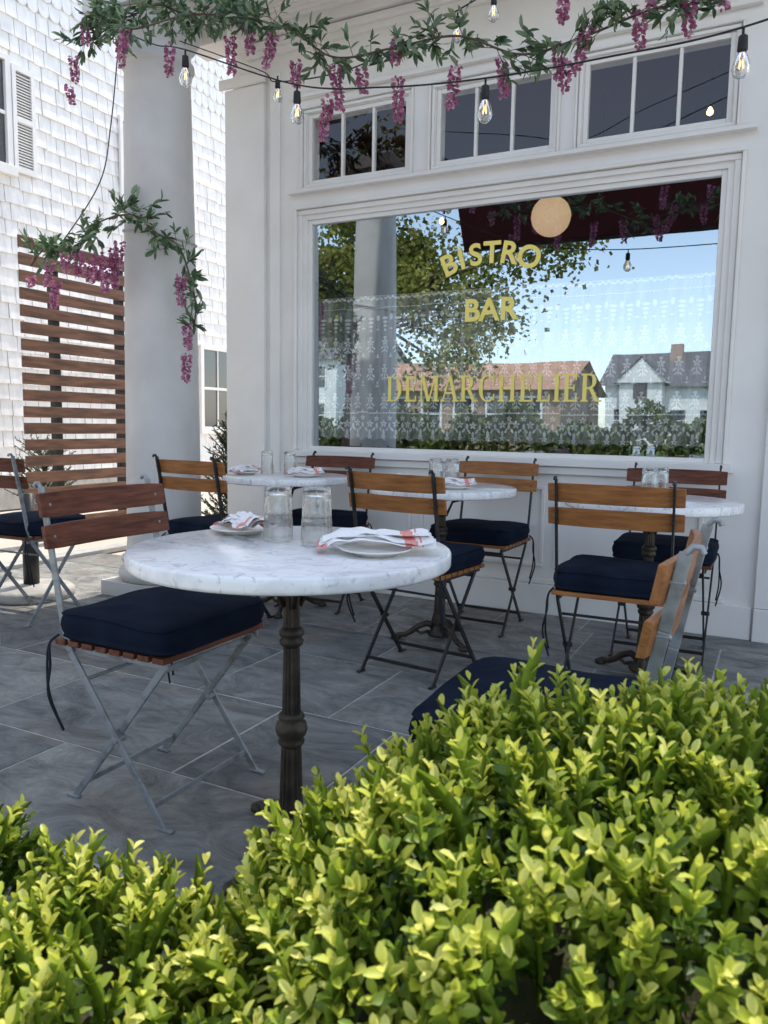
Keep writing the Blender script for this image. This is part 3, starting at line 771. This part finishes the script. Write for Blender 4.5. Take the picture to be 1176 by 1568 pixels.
# ---------------------------------------------------------------- garlands
def wisteria(lists,p,ln,rg,fat=1):
    pos,dr,nr,L,W,ti=lists; n=int(ln*850*fat); lean=rg.normal(size=2)*.10
    for q in range(n):
        t=rg.random(); a=rg.random()*2*pi; rr=.038*fat*(1-.55*t)*rg.uniform(.5,1.15)
        c=np.array([p[0]+lean[0]*ln*t,p[1]+lean[1]*ln*t,p[2]-.02-ln*t])
        d=np.array([math.cos(a),math.sin(a),-.3+rg.normal()*.3])
        pos.append(c+d*rr*.4);dr.append(d+rg.normal(size=3)*.3);nr.append(rg.normal(size=3));s=rg.uniform(.012,.021)
        L.append(s);W.append(s*.9);ti.append(rg.uniform(0,1)*.8+.2*t)
def garland(name,path,seed,dens=1.0,flowers=(),spread=.055,lsz=1,fat=1):
    rg=np.random.default_rng(seed); pts=catmull(path); grp=empty(name)
    b=MB(); b.tube([tuple(p) for p in pts],.0045,'bark',6); 
    lv=([],[],[],[],[],[]); fl=([],[],[],[],[],[])
    for i in range(len(pts)-1):
        seg=pts[i+1]-pts[i]; ln=np.linalg.norm(seg); k=rg.poisson(ln*34*dens)
        for q in range(k):
            p=pts[i]+seg*rg.random(); d=rg.normal(size=3); d[2]-=.1; d/=np.linalg.norm(d); d=d*.9+seg/ln*rg.choice([-1,1])*.6
            sl=rg.uniform(.04,.13)*(spread/.055)
            b.tube([tuple(p),tuple(p+d*sl*.9)],.0015,'bark',4)
            for w_ in range(rg.integers(5,10)):
                t=rg.uniform(.25,1); dd=d+rg.normal(size=3)*.55; l_=rg.uniform(.032,.056)*lsz
                for L_,v in zip(lv,(p+d*sl*t,dd,rg.normal(size=3)+np.array([0,0,1.2]),l_,l_*rg.uniform(.28,.40),rg.uniform(.1,1))): L_.append(v)
    b.obj('vine_stem',grp)
    for f in flowers: wisteria(fl,f[:3],f[3],rg,fat)
    scatter('leaves',*lv,'leaf_gar',parent=grp)
    if fl[0]: scatter('blossoms',*fl,'petal',parent=grp)
gp=[(-3.30,3.2,3.22),(-3.05,3.08,3.02),(-2.56,3.0,2.95),(-2.08,3,2.80),(-1.81,3,2.62),(-1.53,3,2.60),(-1.24,3,2.59),(-.97,3,2.47),(-.72,3,2.49),(-.5,3,2.53),(-.28,3,2.52),(.05,3,2.6),(.5,3,2.6)]
gf=[(-3.0,3.0,3.0,.12),(-2.72,3.0,2.86,.12),(-2.36,3,2.84,.16),(-2.25,3,2.86,.12),(-2.12,3,2.80,.14),(-1.80,3,2.60,.17),(-1.83,3,2.47,.16),(-1.67,3,2.57,.10),(-1.50,3,2.50,.16),(-1.24,3,2.50,.16),(-1.05,3,2.50,.15),(-.83,3,2.50,.12),(-.72,3,2.56,.17),(-.80,3,2.44,.10),(-.54,3,2.56,.13),(-.38,3,2.60,.16),(-.5,3,2.66,.10),(-.26,3,2.62,.12),(-.80,2.95,2.70,.14),(-2.0,3,2.66,.1),(-1.5,3.0,2.66,.1)]
garland('wisteria_garland',gp,5,1.4,gf,lsz=1.1,fat=1.1)
gp2=[(-3.42,3.30,3.20),(-3.6,3.25,3.12),(-3.42,3.2,3.22),(-3.2,3.2,3.16),(-3.0,3.25,3.2),(-2.8,3.3,3.1),(-2.55,3.2,3.1),(-2.3,3.1,2.95)]
garland('wisteria_garland',gp2,8,2.2,[(-3.62,3.22,3.08,.14),(-3.50,3.2,3.22,.12),(-3.25,3.2,3.08,.13),(-3.66,3.22,2.93,.10)],lsz=1.15)
gp3=[(-4.12,3.3,1.98),(-3.98,3.3,2.07),(-3.70,3.28,2.06),(-3.52,3.28,2.17),(-3.30,3.32,2.20),(-3.16,3.34,2.10),(-3.02,3.37,2.02),(-2.97,3.40,1.88),(-2.94,3.42,1.70),(-2.96,3.42,1.55)]
garland('wisteria_garland',gp3,9,1.7,[(-3.34,3.22,2.02,.20),(-3.30,3.22,2.06,.14),(-3.38,3.20,2.0,.22),(-3.62,3.22,2.03,.13),(-3.85,3.22,1.99,.13),(-3.8,3.22,1.88,.15),(-4.12,3.3,1.95,.07),(-2.97,3.34,1.88,.16),(-2.95,3.36,1.62,.14),(-2.97,3.38,1.46,.16),(-3.55,3.22,1.98,.12),(-3.44,3.20,2.0,.16),(-3.70,3.2,2.02,.10)],spread=.065,lsz=1.3,fat=1.3)
def cable(name,pts,r=.0035): 
    b=MB(); b.tube([tuple(p) for p in catmull(pts)],r,'rubber',6); return b
b=cable('',[(-3.42,3.36,3.12),(-3.46,3.33,2.7),(-3.52,3.3,2.4),(-3.78,3.28,2.12),(-3.9,3.28,2.06)]); b.obj('hanging_cable')
def bulb(b,x,y,z,s=1):
    b.tube([(x,y,z),(x,y,z-.02*s)],.004,'rubber',6)
    b.lathe([(.008*s,0),(.014*s,-.004*s),(.016*s,-.045*s),(.013*s,-.05*s)],'rubber',14,c=(x,y,z-.02*s))
    b.lathe([(.012*s,0),(.016*s,-.012*s),(.026*s,-.035*s),(.029*s,-.052*s),(.025*s,-.070*s),(.012*s,-.082*s),(.001,-.084*s)],'glass',18,c=(x,y,z-.068*s))
    b.tube([(x-.005*s,y,z-.072*s),(x-.008*s,y,z-.12*s),(x,y,z-.085*s),(x+.008*s,y,z-.12*s),(x+.005*s,y,z-.072*s)],.0012,'fil',4)
pts=[(-3.25,3.3,3.12),(-2.80,3.0,2.86),(-2.45,2.8,2.69),(-1.86,2.8,2.44),(-1.45,2.8,2.36),(-1.04,2.8,2.32),(-.6,2.8,2.31),(-.185,2.8,2.32),(.4,2.8,2.42)]
b=cable('',pts); 
for x,z in ((-2.45,2.69),(-1.86,2.44),(-1.04,2.32),(-.185,2.32)): bulb(b,x,2.8,z-.004)
b.obj('string_lights')
pts=[(-3.1,3.5,3.15),(-2.45,3.35,2.82),(-2.3,3.3,2.72),(-1.8,3.2,2.66),(-1.3,3.2,2.80),(-1.0,3.2,2.90),(-.4,3.2,3.1)]
b=cable('',pts,.003)
for x,z in ((-2.25,2.71),(-1.33,2.80),(-1.17,2.85)): bulb(b,x,3.22,z-.004,.8)
b.obj('string_lights')
b=cable('',[(-2.6,3.3,3.2),(-1.7,3.3,3.02),(-1.3,3.25,2.95),(-.9,3.3,3.06),(-.4,3.3,3.2)],.0025); b.obj('overhead_wire')

# ---------------------------------------------------------------- street behind the camera (seen in the window)
def tree(name,x,y,h,cr,cz,n,seed,extra=(),lsize=1):
    rg=np.random.default_rng(seed); grp=empty(name,(x,y,0)); b=MB()
    b.tube([(0,0,0),(.1,.05,h*.3),(.0,.1,h*.6)],.22,'bark',10,r2=.12)
    pos=[];dr=[];nr=[];L=[];W=[];ti=[]
    cl=[]
    for i in range(34):
        d=rg.normal(size=3); d/=np.linalg.norm(d); rr=cr*rg.uniform(.35,1.0)
        c=np.array([d[0]*rr,d[1]*rr,cz+d[2]*rr*.8]); cl.append(c)
    cl+= [np.array(e) for e in extra]
    for c in cl:
        b.tube([(0,.05,h*.45),tuple(np.array([0,0,h*.55])*.5+c*.5),tuple(c)],.06,'bark',6,r2=.012)
        sz=rg.uniform(.35,.75); sh=rg.uniform(.0,.5)
        k=n//len(cl)
        q=rg.normal(size=(k,3))*sz*.55
        pos+=list(c+q); dr+=list(rg.normal(size=(k,3))); nr+=list(rg.normal(size=(k,3))+np.array([0,0,.8])); l_=rg.uniform(.07,.15,k)*lsize; L+=list(l_);W+=list(l_*.7);ti+=list(np.clip(sh+rg.random(k)*.6,0,1))
    b.obj('trunk_and_limbs',grp); scatter('crown',pos,dr,nr,L,W,ti,'leaf_tree',tpl=(QT,QF),parent=grp,smooth=False)
tree('street_tree',-7.8,-5.2,6.2,2.5,4.3,26000,41,extra=[(2.6,0,3.6),(3.2,.2,4.2),(3.8,0,4.4),(4.4,.3,4.3),(3.0,0,3.0),(2.4,0,2.6),(2.0,0,2.2)],lsize=.8)
tree('street_tree',-13,-6.5,8,3.0,3.4,22000,42,lsize=1.1)
tree('street_tree',-18,-12,8,3.2,3.4,14000,45,lsize=1.5)
tree('street_tree',1,-29,5,2.0,3.0,7000,43)
tree('street_tree',8,-24,8,3.2,5.5,9000,44)
hg=empty('hedge'); rg=np.random.default_rng(77); n=16000
xs=rg.uniform(-24,8,n); top=1.30+.4*np.sin(xs*1.3)+.3*np.sin(xs*3.1+1)
pos=np.stack([xs,-17.2+rg.normal(size=n)*.45,rg.random(n)**.6*top],1)
scatter('hedge_leaves',pos,rg.normal(size=(n,3)),rg.normal(size=(n,3)),rg.uniform(.12,.24,n),rg.uniform(.09,.18,n),rg.random(n)*.4,'leaf_tree',tpl=(QT,QF),parent=hg,smooth=False)
def gable(name,x0,x1,y0,y1,h,rh,wall,roof,dormer=False,axis='x'):
    g_=empty(name); b=MB(); b.box(x0,x1,y0,y1,0,h,wall); b.obj('walls',g_)
    b=MB(); ym=(y0+y1)/2; o=.35
    b.add([(x0-o,y0-o,h-.05),(x1+o,y0-o,h-.05),(x1+o,ym,h+rh),(x0-o,ym,h+rh),(x1+o,y1+o,h-.05),(x0-o,y1+o,h-.05)],[(0,1,2,3),(3,2,4,5)],roof)
    b.add([(x0,y0,h),(x0,y1,h),(x0,ym,h+rh-.1)],[(0,1,2)],wall);b.add([(x1,y0,h),(x1,y1,h),(x1,ym,h+rh-.1)],[(0,1,2)],wall)
    b.obj('roof',g_)
    b=MB(); n=int((x1-x0)/1.6)
    for i in range(n):
        xa=x0+.5+i*(x1-x0-.6)/n
        for z in ([.9] if h<4 else [.9,3.2]):
            b.box(xa,xa+.8,y1,y1+.03,z,z+1.3,'darkglass'); b.box(xa-.1,xa,y1,y1+.06,z-.1,z+1.4,'white'); b.box(xa+.8,xa+.9,y1,y1+.06,z-.1,z+1.4,'white'); b.box(xa,xa+.8,y1,y1+.06,z+1.3,z+1.4,'white'); b.box(xa,xa+.8,y1+.031,y1+.05,z+.62,z+.68,'white')
    if dormer:
        xa=x0+2.2; b.box(xa-1.2,xa+1.2,y1-.5,y1+1.2,0,h+.2,'white'); b.add([(xa-1.5,y1+1.4,h+.1),(xa+1.5,y1+1.4,h+.1),(xa,y1+1.4,h+1.5)],[(0,1,2)],'white')
        b.add([(xa-1.5,y1+1.5,h+.05),(xa,y1+1.5,h+1.6),(xa,y1-3,h+1.6),(xa-1.5,y1-3,h+.05)],[(0,1,2,3)],roof); b.add([(xa+1.5,y1+1.5,h+.05),(xa,y1+1.5,h+1.6),(xa,y1-3,h+1.6),(xa+1.5,y1-3,h+.05)],[(3,2,1,0)],roof)
        b.box(xa-.4,xa+.4,y1+1.2,y1+1.24,2.8,3.9,'darkglass'); b.box(xa+1.0,xa+1.7,y1-3.5,y1-2.8,h+.3,h+2.6,'brickw')
    b.obj('windows_and_porch',g_)
gable('tan_shop',-18,-8.2,-31,-23.5,2.6,1.5,'brickw','terracotta')
gable('white_gable_house',-9.5,4,-47,-39,3.6,2.2,'shingle','roofshingle',dormer=True)
gable('grey_house',-40,-24,-42,-32,5,3,'shingle','roofshingle')
gable('grey_house',9,24,-38,-29,4.6,2.6,'shingle','roofshingle')

# ---------------------------------------------------------------- light, sky, camera
sun_dir=Vector((.045,.45,.88)).normalized()
el=math.asin(sun_dir.z); az=math.atan2(sun_dir.x,sun_dir.y)
wd_=bpy.data.worlds.new('World'); sc.world=wd_; wd_.use_nodes=True
n=wd_.node_tree.nodes; l=wd_.node_tree.links
sky=n.new('ShaderNodeTexSky'); sky.sky_type='NISHITA'; sky.sun_disc=False; sky.sun_elevation=el; sky.sun_rotation=az; sky.dust_density=.6; sky.air_density=1.0
hs=n.new('ShaderNodeHueSaturation'); hs.inputs['Saturation'].default_value=.70; hs.inputs['Value'].default_value=2.65
l.new(sky.outputs[0],hs.inputs['Color']); l.new(hs.outputs[0],n['Background'].inputs['Color']); n['Background'].inputs['Strength'].default_value=.15
sl=bpy.data.lights.new('sun','SUN'); sl.energy=5; sl.angle=R_(.5); sl.color=(1,.94,.85)
so=bpy.data.objects.new('sun',sl); COL.objects.link(so); so.rotation_euler=sun_dir.to_track_quat('Z','Y').to_euler(); so.location=(0,0,20)

cam=bpy.data.cameras.new('camera'); co=bpy.data.objects.new('camera',cam); COL.objects.link(co)
cam.sensor_fit='VERTICAL'; cam.sensor_height=36; cam.sensor_width=27; cam.lens=27.05; cam.clip_end=1000; cam.clip_start=.02
m=Matrix.Translation((0,0,1.06))@Euler((R_(90-6.5),0,R_(27)),'XYZ').to_matrix().to_4x4()@Matrix.Rotation(.0165,4,'Z')
co.matrix_world=m
cam.dof.use_dof=True; cam.dof.focus_distance=2.7; cam.dof.aperture_fstop=10
sc.camera=co
sc.view_settings.view_transform='Standard'; sc.view_settings.look='None'; sc.view_settings.exposure=0
